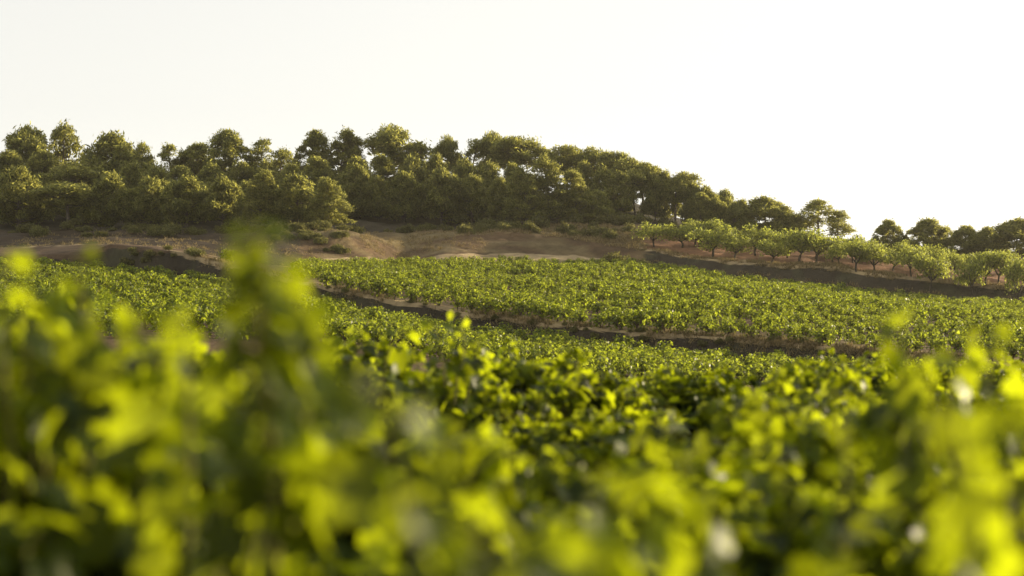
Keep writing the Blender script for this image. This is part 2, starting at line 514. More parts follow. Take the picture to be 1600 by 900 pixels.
def make_pine(kind, seed):
    """A pine 10 m tall: returns trunk mesh, crown mesh, crown width."""
    global rng
    rng = np.random.default_rng(seed)
    tr, cr = Geo(), Geo()
    lean = rng.normal(0, 0.5, 2)
    top = np.array([lean[0], lean[1], 9.3])
    trunk = curve((0, 0, -0.3), top, (rng.normal(0, .3), rng.normal(0, .3), 0), 9)
    tube(tr, trunk, np.linspace(0.22, 0.05, 9), 7)
    on = lambda h: np.array([np.interp(h, trunk[:, 2], trunk[:, k]) for k in range(3)])
    P = []
    if kind == 'umbrella':
        for k in range(20):
            a, r = rng.random() * 6.28, 2.6 * math.sqrt(rng.random())
            rx = 0.7 + 0.4 * rng.random()
            P.append((on(9)[:2] + r * np.array([math.cos(a), math.sin(a)]), 9.1 - 0.30 * r * r - rng.random() * 0.7, rx, rx * (0.7 + 0.2 * rng.random())))
        for k in range(14):
            a, r = rng.random() * 6.28, 0.8 + 1.7 * rng.random()
            rx = 0.55 + 0.35 * rng.random()
            P.append((on(7)[:2] + r * np.array([math.cos(a), math.sin(a)]), 4.8 + 2.4 * rng.random(), rx, rx * 0.8))
        n, size = 215, 0.32
    elif kind == 'layered':
        h = 1.2
        while h < 9.4:
            R = 2.7 * (1 - ((h - 1.2) / 9.4) ** 1.7) + 0.3
            m = 6 if h < 7 else 3
            a0 = rng.random() * 6.28
            for k in range(m):
                a = a0 + k * 6.28 / m + rng.normal(0, 0.25)
                r = R * (0.55 + 0.45 * rng.random())
                P.append((on(h)[:2] + r * np.array([math.cos(a), math.sin(a)]), h + rng.normal(0, 0.25) + 0.12 * r, 0.6 + 0.3 * rng.random(), 0.40 + 0.18 * rng.random()))
            P.append((on(h)[:2] + rng.normal(0, .3, 2), h + 0.3, 0.9, 0.7))
            h += 0.9 + 0.25 * rng.random()
        P.append((on(9.3)[:2], 9.4, 0.55, 0.6))
        n, size = 210, 0.29
    elif kind == 'round':
        lob = rng.random(3) * 6.28
        for k in range(64):
            t = rng.random()
            h = 2.1 + 7.2 * t
            R = 2.5 * math.sin(math.pi * (0.16 + 0.84 * t) ** 0.9) ** 0.75 if t < 0.97 else 0.2
            a = rng.random() * 6.28
            R *= 1 + 0.16 * math.sin(2 * a + 0.9 * h + lob[0]) + 0.14 * math.sin(3 * a - 1.6 * h + lob[1])
            r = R * math.sqrt(0.25 + 0.75 * rng.random())
            rx = 0.38 + 0.5 * rng.random() ** 1.5
            P.append((on(h)[:2] + r * np.array([math.cos(a), math.sin(a)]), h + 0.2, rx, rx * (0.85 + 0.3 * rng.random())))
        P.append((on(9.3)[:2], 9.3, 0.7, 0.8))
        n, size = 215, 0.30
    elif kind == 'tall':
        for k in range(42):
            t = rng.random()
            h = 5.0 + 4.3 * t
            R = 2.2 * math.sin(math.pi * (0.15 + 0.85 * t)) ** 0.7 if t < 0.97 else 0.2
            a, r = rng.random() * 6.28, R * math.sqrt(0.2 + 0.8 * rng.random())
            rx = 0.5 + 0.4 * rng.random()
            P.append((on(h)[:2] + r * np.array([math.cos(a), math.sin(a)]), h, rx, rx * (0.8 + 0.3 * rng.random())))
        P.append((on(9.3)[:2], 9.3, 0.7, 0.7))
        n, size = 225, 0.30
    elif kind == 'squat':       # low dense pine, as wide as it is tall once scaled
        lob = rng.random(3) * 6.28
        for k in range(60):
            t = rng.random()
            h = 0.9 + 8.0 * t
            R = 4.3 * math.sin(math.pi * (0.22 + 0.78 * t) ** 0.9) ** 0.7 if t < 0.97 else 0.4
            a = rng.random() * 6.28
            R *= 1 + 0.2 * math.sin(2 * a + 0.9 * h + lob[0]) + 0.16 * math.sin(3 * a - 1.6 * h + lob[1])
            r = R * math.sqrt(0.3 + 0.7 * rng.random())
            rx = 0.6 + 0.75 * rng.random() ** 1.5
            P.append((on(h)[:2] + r * np.array([math.cos(a), math.sin(a)]), h + 0.2, rx, rx * (0.85 + 0.3 * rng.random())))
        P.append((on(9.0)[:2], 8.9, 1.1, 1.1))
        n, size = 230, 0.46
    elif kind == 'spread':      # low open pine with long limbs
        for k in range(26):
            h = 2.6 + 6.4 * (k + rng.random()) / 26
            a = rng.random() * 6.28
            r = (4.0 - 2.9 * ((h - 2.6) / 6.4) ** 1.5) * (0.35 + 0.65 * rng.random())
            rx = 0.65 + 0.5 * rng.random()
            P.append((on(h)[:2] + r * np.array([math.cos(a), math.sin(a)]), h + 0.3, rx, rx * (0.7 + 0.3 * rng.random())))
        P.append((on(9.0)[:2], 9.1, 0.9, 0.9))
        n, size = 115, 0.40
    else:                       # airy: open crown, limbs and sky showing
        for k in range(22):
            h = 3.6 + 5.7 * (k + rng.random()) / 22
            a = rng.random() * 6.28
            r = (2.2 - 1.5 * (h - 3.6) / 5.7) * (0.4 + 0.6 * rng.random())
            rx = 0.42 + 0.32 * rng.random()
            P.append((on(h)[:2] + r * np.array([math.cos(a), math.sin(a)]), h + 0.3, rx, rx * (0.75 + 0.3 * rng.random())))
        P.append((on(9.3)[:2], 9.4, 0.55, 0.6))
        n, size = 115, 0.27
    for xy, z, rx, rz in P:
        c = np.array([xy[0], xy[1], z])
        h0 = max(1.0, min(9.0, z - 0.5 - 0.35 * np.linalg.norm(c[:2] - on(z)[:2])))
        limb = curve(on(h0), c - np.array([0, 0, rz * 0.4]), (0, 0, -0.15), 4)
        tube(tr, limb, np.linspace(0.075, 0.02, 4), 4)
        puff(cr, c, rx, rz, n, size, dense=1.3)
    for k in range(6):          # dead stubs on the bare lower trunk
        h = 1.5 + 3 * rng.random()
        a = rng.random() * 6.28
        tube(tr, curve(on(h), on(h) + np.array([math.cos(a), math.sin(a), 0.15]) * (0.4 + rng.random()), (0, 0, 0), 3), [0.035, 0.02, 0.008], 3)
    v = cr.verts()
    width = np.percentile(v[:, 0], 98) - np.percentile(v[:, 0], 2)
    return tr.mesh("trunk", [M_PTRUNK], True), cr.mesh("crown", [M_PINE]), width, v[:, 2].max()


PINES = {k: [make_pine(k, 100 * i + s) for s in range(c)] for i, (k, c) in enumerate([('umbrella', 3), ('layered', 3), ('round', 4), ('tall', 3), ('airy', 4), ('squat', 3), ('spread', 3)])}


def plant(name, protos, px, top, d, wpx, label, cat, group=None, rot=None, ztop=None, sink=0.0):
    tm, cm, w0, h0 = protos[random.randrange(len(protos))] if isinstance(protos, list) else protos
    x = (px - 800) / FPX * d
    z = hz(x, d) - sink
    hgt = (EYE - (top - HOR) / FPX * d) - z
    s = wpx / FPX * d / w0
    if name == "pine_tree" and hgt / h0 < 0.78 * s and protos is not PINES['umbrella']:
        tm, cm, w0, h0 = random.choice(PINES['spread' if protos is PINES['airy'] else 'squat'])
        s = wpx / FPX * d / w0
    root = link(name, None)
    root.location = (x, d, z)
    root.rotation_euler = (0, 0, random.random() * 6.28 if rot is None else rot)
    root.scale = (s, s, max(0.2, hgt / h0))
    tag(root, label, cat, group)
    link("trunk", tm, root)
    link("crown", cm, root)
    return root


SKYLINE = [
    (45, 187, 200, 90, 'round', "big dark pine, left half of the tallest crown at far left of the skyline"),
    (104, 184, 202, 54, 'airy', "airy pine with sky gaps, close right of the tallest dark pine at far left"),
    (178, 202, 196, 104, 'round', "broad dome-shaped pine on the skyline, first wide dome right of the tall far left pair"),
    (222, 216, 200, 36, 'airy', "slim pine tip on the right shoulder of the broad dome-shaped pine at left"),
    (266, 220, 200, 40, 'airy', "small thin-crowned pine standing alone in the dip of the left skyline"),
    (303, 221, 200, 48, 'tall', "middling round pine between the dip in the left skyline and the peaked pine"),
    (358, 198, 198, 70, 'round', "peaked pine, highest crown between the left skyline dip and the notch beside it"),
    (404, 212, 200, 34, 'airy', "narrow pine spike just left of the notch in the left skyline"),
    (440, 226, 200, 48, 'airy', "loose pine leaning out just right of the notch in the left skyline"),
    (490, 199, 198, 56, 'round', "round pine crown on the skyline, left of a pair directly above the bare spur"),
    (537, 196, 200, 60, 'round', "round pine crown on the skyline, right of a pair directly above the bare spur"),
    (567, 212, 200, 32, 'airy', "small see-through pine between the round pair and the stacked umbrella pine"),
    (617, 190, 202, 70, 'umbrella', "stacked umbrella pine, highest crown in the middle of the skyline"),
    (658, 214, 200, 48, 'airy', "open pine on the right flank of the highest middle umbrella pine"),
    (702, 207, 202, 36, 'umbrella', "small flat-headed pine poking up alone on a thin stem in the middle skyline"),
    (738, 214, 200, 38, 'airy', "open-crowned pine between the flat-headed small pine and the wide umbrella pine"),
    (772, 201, 203, 46, 'umbrella', "pine with a small raised cap behind the left edge of the wide umbrella pine"),
    (810, 209, 200, 78, 'umbrella', "wide flat umbrella pine on the skyline, just left of the bright central notch"),
    (886, 223, 198, 60, 'umbrella', "umbrella pine on the skyline, first right of the bright central notch"),
    (925, 227, 196, 50, 'umbrella', "second umbrella pine right of the bright central notch, where the wood begins to descend"),
    (954, 232, 192, 48, 'umbrella', "third umbrella pine right of the central notch, above the bare sloping ridge"),
    (981, 243, 188, 48, 'umbrella', "fourth and smallest umbrella pine right of the central notch, thin and see-through"),
    (1006, 251, 186, 50, 'umbrella', "tall bare-trunked pine with sky behind its stem on the bare ridge"),
    (1041, 262, 184, 46, 'tall', "left of two tall bare-stemmed pines standing up at the end of the wood"),
    (1071, 265, 183, 42, 'umbrella', "right of two tall bare-stemmed pines standing up at the end of the wood"),
    (1101, 287, 181, 44, 'tall', "thin low pine right after the step down in the treeline"),
    (1131, 293, 182, 50, 'round', "small rounded pine behind the first almond trees, right of the thin low pine"),
    (1161, 308, 180, 46, 'round', "low dark pine leaning on the left side of the big dense dark pine"),
    (1192, 302, 178, 78, 'round', "big dense dark pine behind the almond trees, bulkiest crown right of the wood"),
    (1226, 317, 178, 42, 'airy', "feathery pine on the right edge of the big dense dark pine"),
    (1250, 333, 176, 40, 'airy', "low thin pine filling the space before the open spreading pine"),
    (1281, 308, 176, 66, 'airy', "open spreading pine with branches and sky showing, behind the almond trees"),
    (1309, 326, 174, 44, 'airy', "airy pine on the right of the open spreading pine, beside the wide sky gap"),
    (1385, 340, 172, 48, 'round', "lone small pine standing between two sky gaps at right"),
    (1447, 338, 170, 66, 'round', "broad peaked pine at right, taller than its neighbours between two sky gaps"),
    (1479, 352, 172, 28, 'airy', "thin see-through sapling pine right beside the broad peaked pine at right"),
    (1508, 350, 168, 52, 'round', "dark rounded pine at right, third from the right edge"),
    (1542, 352, 168, 50, 'round', "dark rounded pine at right, second from the right edge"),
    (1592, 336, 164, 80, 'round', "tall dark pine cut by the right edge of the picture"),
]
MIDDLE = [
    (12, 232, 186, 66, 'round'), (60, 228, 188, 66, 'round'), (108, 250, 182, 84, 'umbrella'), (152, 256, 183, 54, 'tall'), (206, 250, 184, 64, 'round'),
    (244, 254, 183, 60, 'round'), (286, 256, 182, 58, 'round'), (330, 248, 184, 62, 'round'), (378, 246, 186, 58, 'round'), (418, 246, 186, 54, 'round'),
    (457, 252, 180, 68, 'round'), (500, 240, 184, 60, 'round'), (562, 240, 184, 56, 'round'), (602, 236, 188, 54, 'round'), (640, 238, 186, 64, 'tall'), (680, 236, 188, 56, 'tall'),
    (725, 240, 186, 58, 'tall'), (765, 246, 186, 56, 'tall'), (800, 250, 184, 48, 'tall'), (912, 248, 186, 52, 'tall'), (942, 254, 184, 48, 'tall'), (970, 264, 182, 50, 'tall'), (1094, 298, 178, 44, 'round'), (1118, 304, 178, 44, 'round'), (1146, 312, 177, 44, 'round'),
]
FRONT = [
    (28, 256, 168, 84, 'round', "front pine at the left edge with sunlit puffs on its right side"),
    (108, 282, 166, 88, 'umbrella', "low wide pine in the shaded front of the wood, far left below the tall pair"),
    (170, 264, 168, 74, 'tall', "front pine below the broad dome-shaped pine, its cap just catching sun"),
    (230, 272, 168, 74, 'round', "front pine right of the one beneath the dome, dark nearly to its top"),
    (292, 268, 166, 74, 'tall', "front pine under the middle of the left wood, rounded and mostly shaded"),
    (348, 270, 165, 62, 'round', "front pine just left of the low-branched one with sunlit right flank"),
    (408, 263, 162, 64, 'layered', "low-branched front pine with bright sunlit puffs down its right flank, above the tall vine shoot"),
    (462, 266, 162, 78, 'round', "bushy front pine directly left of the pale-stemmed pine by the bare spur"),
    (517, 273, 158, 60, 'layered', "pale-stemmed pine at the corner of the left wood beside the bare spur"),
    (560, 252, 178, 56, 'tall', "brownish sunlit pine crown behind the pale-stemmed corner pine"),
    (590, 272, 177, 56, 'tall', "pine with high crown and shaded bare stem, right above the bare spur's steep side"),
    (632, 264, 179, 62, 'tall', "pine with high crown over the dark trunks, left third of the shaded middle wood"),
    (690, 256, 179, 66, 'tall', "broad sunlit-topped pine over the dark trunks, centre of the shaded middle wood"),
    (738, 266, 179, 54, 'tall', "pine right of the broad sunlit-topped one over the dark trunks"),
    (784, 272, 177, 50, 'tall', "shaded pine tucked just left of the three layered pines"),
    (822, 256, 174, 60, 'layered', "left one of three layered pines with sunlit tiers, lowest branches sweeping the slope"),
    (858, 237, 176, 68, 'layered', "middle and tallest of three layered pines with sunlit tiers"),
    (896, 261, 176, 58, 'layered', "right one of three layered pines with sunlit tiers"),
    (934, 292, 177, 46, 'round', "short dark pine right of the three layered pines at the foot of the ridge"),
]
for px, top, d, w, k, lab in SKYLINE:
    plant("pine_tree", PINES[k], px, top, d, w * 1.05, lab, "pine tree", "pines on the skyline")
for px, top, d, w, k in MIDDLE:
    plant("pine_tree", PINES[k], px, top, d, w * 0.94, "pine in the middle of the wood, between the front pines and the skyline crowns", "pine tree", "pines in the middle of the wood")
for px, top, d, w, k, lab in FRONT:
    plant("pine_tree", PINES[k], px, top, d, w * 0.94, lab, "pine tree", "pines along the front of the wood")
for px, top, d, w in [(1024, 268, 183, 36), (1055, 276, 182, 36), (1086, 288, 181, 36), (992, 262, 184, 38), (1112, 294, 180, 36)]:
    plant("pine_tree", PINES['umbrella' if w > 36 else 'tall'], px, top, d, w * 1.1, "slim bare-stemmed pine on the bare ridge where the wood thins out", "pine tree", "slim pines on the ridge")
for i in range(34):
    px = -20 + 25.5 * i + random.uniform(-9, 9)
    d = random.uniform(171, 184)
    if px > 560: d = random.uniform(181, 196)
    plant("pine_tree", PINES['tall' if px > 560 else 'round'], px, random.uniform(262, 278) if px > 560 else random.uniform(272, 296), d, random.uniform(40, 54),
          "dark shaded pine crowded deep inside the wood, only partly seen between front trunks", "pine tree", "shaded pines inside the wood")


# ------------------------------------------------------------------ almond trees
def make_almond(seed):
    global rng
    rng = np.random.default_rng(seed)
    tr, cr = Geo(), Geo()
    fork = np.array([rng.normal(0, .18), rng.normal(0, .18), 0.55 + 0.25 * rng.random()])
    tube(tr, curve((0, 0, -0.15), fork, (rng.normal(0, .08), 0, 0), 5), np.linspace(0.11, 0.085, 5), 7)
    for k in range(4):
        a = k * 1.57 + rng.normal(0, .35)
        e = fork + np.array([math.cos(a) * (0.6 + .3 * rng.random()), math.sin(a) * (0.6 + .3 * rng.random()), 0.55 + 0.6 * rng.random()])
        tube(tr, curve(fork, e, (0, 0, -0.1), 4), np.linspace(0.085, 0.035, 4), 5)
        for j in range(5):
            c = e + np.array([rng.normal(0, .45), rng.normal(0, .45), -0.35 + 1.0 * rng.random()])
            tube(tr, curve(e, c, (0, 0, .05), 3), [0.03, 0.02, 0.008], 3)
            puff(cr, c, 0.42 + .2 * rng.random(), 0.33 + .15 * rng.random(), 95, 0.16, zmin=-0.9, droop=1.1, tuft=LEAFY_TUFT)
    v = cr.verts()
    return tr.mesh("trunk", [M_ATRUNK], True), cr.mesh("crown", [M_ALMOND]), np.percentile(v[:, 0], 98) - np.percentile(v[:, 0], 2), v[:, 2].max()


ALMONDS = [make_almond(700 + s) for s in range(6)]
ORCHARD = [  # px, top, metres behind the orchard lip, width px, label
    (1022, 344, 1.5, 50, "leftmost almond tree, full crown on several dark stems beside the dark bush"),
    (1064, 350, 5, 48, "second almond tree from the left, close behind the leftmost one"),
    (1088, 346, 8, 40, "back almond tree peeping over between the second and third front crowns"),
    (1113, 350, 2.5, 62, "wide almond tree with forked stem, third front crown from the left"),
    (1110, 338, 10, 40, "pale tall almond tree behind the wide forked one"),
    (1151, 362, 2, 46, "low almond tree under the low dark pine, right of the wide forked one"),
    (1182, 347, 7, 46, "taller rounded almond tree in front of the big dense dark pine"),
    (1206, 372, 1.0, 42, "low almond tree at the grassy lip, under the right side of the big dark pine"),
    (1230, 362, 7, 40, "almond tree set back on red soil, left of the two forked ones"),
    (1250, 353, 2, 50, "forked almond tree below the low thin pine, its stem clear against red soil"),
    (1274, 356, 4, 50, "almond tree with straight dark stem below the open spreading pine"),
    (1300, 366, 5, 42, "almond tree below the airy pine beside the wide sky gap"),
    (1312, 378, 2.5, 38, "small yellowish almond tree on a straight stem, left of the leaning one"),
    (1338, 372, 0.8, 46, "leaning almond tree at the grassy lip under the wide sky gap"),
    (1333, 364, 9, 40, "back almond tree filling the bottom of the wide sky gap"),
    (1362, 374, 2.5, 42, "almond tree with thick dark stem right of the leaning one"),
    (1397, 386, 7, 38, "low almond tree on red soil just below the lone small pine"),
    (1424, 377, 4, 42, "upright almond tree in front of the left edge of the broad peaked pine"),
    (1453, 392, 0.8, 46, "almond tree at the grassy lip with low forked stem, under the broad peaked pine"),
    (1466, 388, 8, 36, "back almond tree half hidden behind the low-forked one at the lip"),
    (1489, 391, 6, 38, "small almond tree between the low-forked one and the tiny one at right"),
    (1521, 398, 0.8, 38, "tiny crooked almond tree on pale dry grass at right"),
    (1541, 388, 3, 46, "left half of a joined pair of flat-topped almond trees at right"),
    (1561, 388, 4.5, 44, "right half of a joined pair of flat-topped almond trees at right"),
    (1592, 394, 1.0, 46, "rightmost almond tree, cut by the picture's right edge"),
]
for px, top, off, w, lab in ORCHARD:
    x0 = (px - 800) / FPX * 145
    d = float(ln_at(LB, np.array([x0]))[0][0]) + off
    plant("almond_tree", ALMONDS, px, top, d, w * 1.04, lab, "almond tree", "almond trees of the orchard", sink=0.03)


for i in range(16):
    px = 1075 + 33 * i + random.uniform(-9, 9)
    x0 = (px - 800) / FPX * 150
    d = float(ln_at(LB, np.array([x0]))[0][0]) + random.uniform(9, 15)
    z = hz((px - 800) / FPX * d, d)
    top = HOR - (z + random.uniform(2.3, 2.9) - EYE) / d * FPX
    plant("almond_tree", ALMONDS, px, top, d, random.uniform(34, 46), "almond tree in the back of the orchard, half hidden by the front almond trees", "almond tree", "almond trees in the back of the orchard", sink=0.03)


# ------------------------------------------------------------------ bushes
def make_bush(seed, leafy=False):
    global rng
    rng = np.random.default_rng(seed)
    st, cr = Geo(), Geo()
    for k in range(9):
        a, r = rng.random() * 6.28, 0.75 * math.sqrt(rng.random())
        c = np.array([math.cos(a) * r, math.sin(a) * r, 0.35 + 0.4 * rng.random() * (1.2 - r)])
        tube(st, curve((0, 0, -0.1), c, (0, 0, 0.05), 3), [0.03, 0.02, 0.01], 3)
        puff(cr, c, 0.36 + .18 * rng.random(), 0.3 + .15 * rng.random(), 115, 0.15, zmin=-0.7, droop=1.0, tuft=LEAFY_TUFT)
    v = cr.verts()
    return st.mesh("stem", [M_ATRUNK]), cr.mesh("foliage", [M_VINEFAR if leafy else M_SCRUB]), v[:, 0].max() - v[:, 0].min(), v[:, 2].max()


BUSH = [make_bush(900 + s) for s in range(5)]
LEAFY = make_bush(950, True)


def bush(px, d, wm, hm, label, group=None, proto=None):
    sm, cm, w0, h0 = proto or BUSH[random.randrange(5)]
    x = (px - 800) / FPX * d
    root = link("bush", None)
    root.location = (x, d, hz(x, d) - 0.05)
    root.rotation_euler = (0, 0, random.random() * 6.28)
    root.scale = (wm / w0, wm / w0, hm / h0)
    tag(root, label, "bush", group)
    link("stem", sm, root)
    link("foliage", cm, root)


def y_of(L, px, d0=150):
    x = (px - 800) / FPX * d0
    return float(ln_at(L, np.array([x]))[0][0])


bush(965, y_of(LA, 965) + 1.2, 3.4, 1.5, "large dark rounded bush at the top edge of the upper vineyard")
bush(1002, y_of(LA, 1002) + 1.0, 2.6, 1.1, "low dark bush right next to the large rounded one below the first almond tree")
bush(361, y_of(L1T, 361, 110) + 2.2, 1.9, 1.25, "lone bright green leafy bush beside the pale track, left of the tall vine shoot", proto=LEAFY)
for i in range(76):
    px = random.uniform(725, 1005)
    b, w = y_of(LB, px, 162), y_of(LW, px, 172)
    d = b + 0.8 + (w - b) * random.random()
    s = random.uniform(0.9, 2.3)
    bush(px, d, s, s * random.uniform(0.5, 0.8), "low olive scrub bush on the sunlit dry slope below the three layered pines", "scrub bushes on the dry slope")
for i in range(44):
    px = random.uniform(20, 560)
    w = y_of(LW, px, 160)
    s = random.uniform(1.0, 2.4)
    bush(px, w + random.uniform(-9, 2), s, s * random.uniform(0.4, 0.7), "shaded scrub bush along the foot of the left wood", "scrub bushes at the foot of the left wood")
for i in range(12):
    px = random.uniform(600, 740)
    s = random.uniform(1.0, 2.2)
    bush(px, y_of(LW, px, 170) + random.uniform(-2, 3), s, s * 0.6, "shaded undergrowth bush at the foot of the middle trunks", "undergrowth bushes below the middle wood")
for i in range(26):
    px = random.uniform(905, 1110)
    s = random.uniform(1.2, 2.6)
    bush(px, y_of(LW, px, 172) + random.uniform(0, 14), s, s * 0.65, "dim undergrowth bush on the bare ridge under the umbrella pines", "undergrowth bushes on the ridge")

for i in range(22):
    px = random.uniform(430, 545)
    s = random.uniform(0.8, 1.9)
    bush(px, random.uniform(141, 152), s, s * 0.55, "dark scrub bush on the shaded left side of the bare spur", "scrub bushes on the spur")
for i in range(20):
    px = random.uniform(150, 330)
    s = random.uniform(0.7, 1.5)
    d = y_of(L1T, px, 115)
    bush(px, d + random.uniform(-0.6, 0.5), s, s * 0.5, "dark weedy bush on the shaded left end of the long earth bank", "weedy bushes on the left end of the bank")

for i in range(40):
    px = random.uniform(480, 1370)
    x = (px - 800) / FPX * 85
    d = float(ln_at(L1T, np.array([x]))[0][0])
    x = (px - 800) / FPX * d
    s = random.uniform(0.35, 0.8)
    bush(px, float(ln_at(L1T, np.array([x]))[0][0]) + random.uniform(-0.9, 0.2), s, s * 0.6, "small weedy bush on the face of the long dark earth bank", "weedy bushes on the long earth bank")

# ------------------------------------------------------------------ dry grass
def build_grass():
    global rng
    rng = np.random.default_rng(33)
    P, S = [], []

    def strip(L, px0, px1, n, o0, o1, s0, s1, d0=140):
        px = rng.uniform(px0, px1, n)
        x = (px - 800) / FPX * d0
        y = ln_at(L, x)[0]
        x = (px - 800) / FPX * y
        y = ln_at(L, x)[0] + rng.uniform(o0, o1, n)
        P.append(np.stack([x, y], -1)); S.append(rng.uniform(s0, s1, n))
    strip(L1T, 280, 1640, 3000, -0.35, 0.7, 0.12, 0.34, 90)
    strip(L1T, 480, 1640, 900, -1.2, 0.0, 0.12, 0.3, 90)
    strip(L1B, 300, 1640, 800, -0.8, 0.2, 0.1, 0.25, 90)
    strip(LB, 1020, 1640, 3200, -0.6, 2.6, 0.15, 0.42, 140)
    strip(LBB, 1020, 1640, 1600, -0.8, 1.5, 0.15, 0.35, 135)
    strip(LB, 730, 1010, 4200, -0.5, 12, 0.15, 0.45, 163)
    strip(LA, -40, 480, 1500, 0, 20, 0.12, 0.34, 140)
    strip(LB, 560, 760, 1500, -6, 6, 0.12, 0.32, 158)
    strip(LW, 480, 740, 500, -5, 1, 0.15, 0.35, 165)
    P_, S_ = np.concatenate(P), np.concatenate(S)
    keep = vnoise(P_[:, 0] * 0.7, P_[:, 1] * 0.7) + 0.4 * vnoise(P_[:, 0] * 2.3, P_[:, 1] * 2.3) > -0.12
    P_, S_ = P_[keep], S_[keep]
    z = height(P_[:, 0], P_[:, 1])
    ge = Geo()
    for k in range(6):
        base = np.column_stack([P_, z]) + np.column_stack([rng.normal(0, .1, (len(P_), 2)), np.full(len(P_), -0.02)])
        up = unit(np.array([0, 0, 1.0]) + rng.normal(0, 0.38, (len(P_), 3)))
        nr = rand_dirs(len(P_))
        place_cards(ge, base, nr, up, S_ * rng.uniform(0.7, 1.3, len(P_)), [(0, -0.10, 0), (0, 0.10, 0), (0.6, 0.05, 0.03), (1.0, 0.0, 0.12)], [(0, 1, 2, 3)])
    o = link("dry_grass", ge.mesh("dry_grass", [M_GRASS]))
    tag(o, "pale dry grass along the terrace edges, the orchard lip and the slope", "grass", kind="stuff")


build_grass()

# ------------------------------------------------------------------ grapevines
# lobed leaf, x = tip direction, cupped along the midrib
_ol = [(-0.12, 0.06), (-0.34, 0.24), (-0.24, 0.50), (0.04, 0.46), (0.16, 0.58), (0.40, 0.48), (0.42, 0.26), (0.62, 0.20), (0.86, 0.0)]
_ol = _ol + [(a, -b) for a, b in _ol[-2::-1]]
LEAF = [(0.02, 0, 0), (0.42, 0, 0.0)] + [(a, b, 0.22 * b * b * 2 - 0.16 * a * a + 0.10 * abs(b)) for a, b in _ol]
_n = len(_ol)
LEAF_F = []
for i in range(_n - 1):
    hub = 0 if (i < 3 or i >= _n - 4) else 1
    LEAF_F.append((hub, 2 + i, 3 + i))
LEAF_F += [(0, 5, 1), (0, 1, 2 + _n - 4)]
LEAF_F = [tuple(reversed(f)) for f in LEAF_F]
FARLEAF = [(-0.3, 0, 0.0), (0.0, 0.50, 0.16), (0.42, 0.36, 0.10), (0.78, 0, -0.10), (0.42, -0.36, 0.10), (0.0, -0.50, 0.16)]
FARLEAF_F = [(0, 3, 2, 1), (0, 5, 4, 3)]


def shoot(ge, p0, p1, bend, n, size, leaf, faces, mat_leaf=0, mat_cane=1, r0=0.006, start=0.1, tipscale=0.35):
    """One cane with leaves set alternately along it; the leaves get smaller to the tip."""
    c = curve(p0, p1, bend, 8)
    tube(ge, c, np.linspace(r0, r0 * 0.35, 8), 4, mat_cane)
    t = np.linspace(start, 1.0, n) + rng.normal(0, 0.02, n)
    t = np.clip(t, 0, 1)
    pos = np.stack([np.interp(t, np.linspace(0, 1, 8), c[:, k]) for k in range(3)], -1)
    along = unit(np.asarray(p1, float) - np.asarray(p0, float))
    a = np.arange(n) * math.pi + rng.normal(0, 0.7, n) + rng.random() * 6.28
    u = unit(np.cross(along, [0.3, 0.2, 1.0])); v = np.cross(along, u)
    out = u[None] * np.cos(a)[:, None] + v[None] * np.sin(a)[:, None]
    s = size * (1 - (1 - tipscale) * t ** 1.6) * rng.uniform(0.7, 1.2, n)
    pos = pos + out * (s * 0.7)[:, None]
    ax = unit(out + np.array([0, 0, -0.55]) + rng.normal(0, 0.35, (n, 3)))
    nr = unit(np.array([0, 0, 0.75]) + out * 0.55 + rng.normal(0, 0.5, (n, 3)))
    place_cards(ge, pos, nr, ax, s, leaf, faces, mat_leaf)


def vine_trunk(h=0.5, arms=5):
    ge = Geo()
    head = np.array([rng.normal(0, .05), rng.normal(0, .05), h])
    tube(ge, curve((0, 0, -0.1), head, (rng.normal(0, .04), rng.normal(0, .04), 0), 5), [0.06, 0.05, 0.045, 0.05, 0.06], 7)
    tips = []
    for k in range(arms):
        a = k * 6.28 / arms + rng.normal(0, .3)
        e = head + np.array([math.cos(a) * 0.22, math.sin(a) * 0.22, 0.14 + 0.08 * rng.random()])
        tube(ge, curve(head, e, (0, 0, -0.03), 4), [0.04, 0.035, 0.03, 0.025], 5)
        tips.append(e)
    return ge, tips


def make_vine(seed, height_m=1.2, n_sh=20, n_lf=17, size=0.13, near=True):
    """A bush vine: trunk mesh and foliage mesh, about height_m tall."""
    global rng
    rng = np.random.default_rng(seed)
    tg, tips = vine_trunk(0.42 if near else 0.22)
    fo = Geo()
    leaf, fc = (LEAF, LEAF_F) if near else (FARLEAF, FARLEAF_F)
    for k in range(n_sh):
        b = tips[k % len(tips)]
        a = rng.random() * 6.28
        r = (0.12 + 0.62 * rng.random() ** 0.8) * (1.0 if near else 0.82)
        zt = height_m * (1.0 - 0.42 * (r / 0.75) ** 2) * rng.uniform(0.8, 1.03)
        e = np.array([math.cos(a) * r, math.sin(a) * r, zt])
        if k % 4 == 3:
            e[2] = height_m * rng.uniform(0.15, 0.5)
            e[:2] *= 1.15
        shoot(fo, b, e, (math.cos(a) * 0.06, math.sin(a) * 0.06, 0.12), n_lf, size, leaf, fc)
    if near:                    # the dense dark heart of the bush
        n = 760
        d = rand_dirs(n) * (rng.random(n) ** 0.5)[:, None] * np.array([0.52, 0.52, 0.44])
        place_cards(fo, d + np.array([0, 0, 0.56 * height_m / 1.2]), unit(d + rand_dirs(n) * 0.4 + np.array([0, 0, 0.2])), rand_dirs(n) + np.array([0, 0, -0.6]),
                    size * rng.uniform(0.8, 1.25, n), leaf, fc, 0)
    if not near:
        for k in range(9):
            a = rng.random() * 6.28
            r = 0.35 + 0.25 * rng.random()
            shoot(fo, tips[k % len(tips)], (math.cos(a) * r, math.sin(a) * r, 0.08 + 0.2 * rng.random()), (0, 0, 0.05), 4, size, leaf, fc, start=0.3, tipscale=0.8)
    return tg, fo


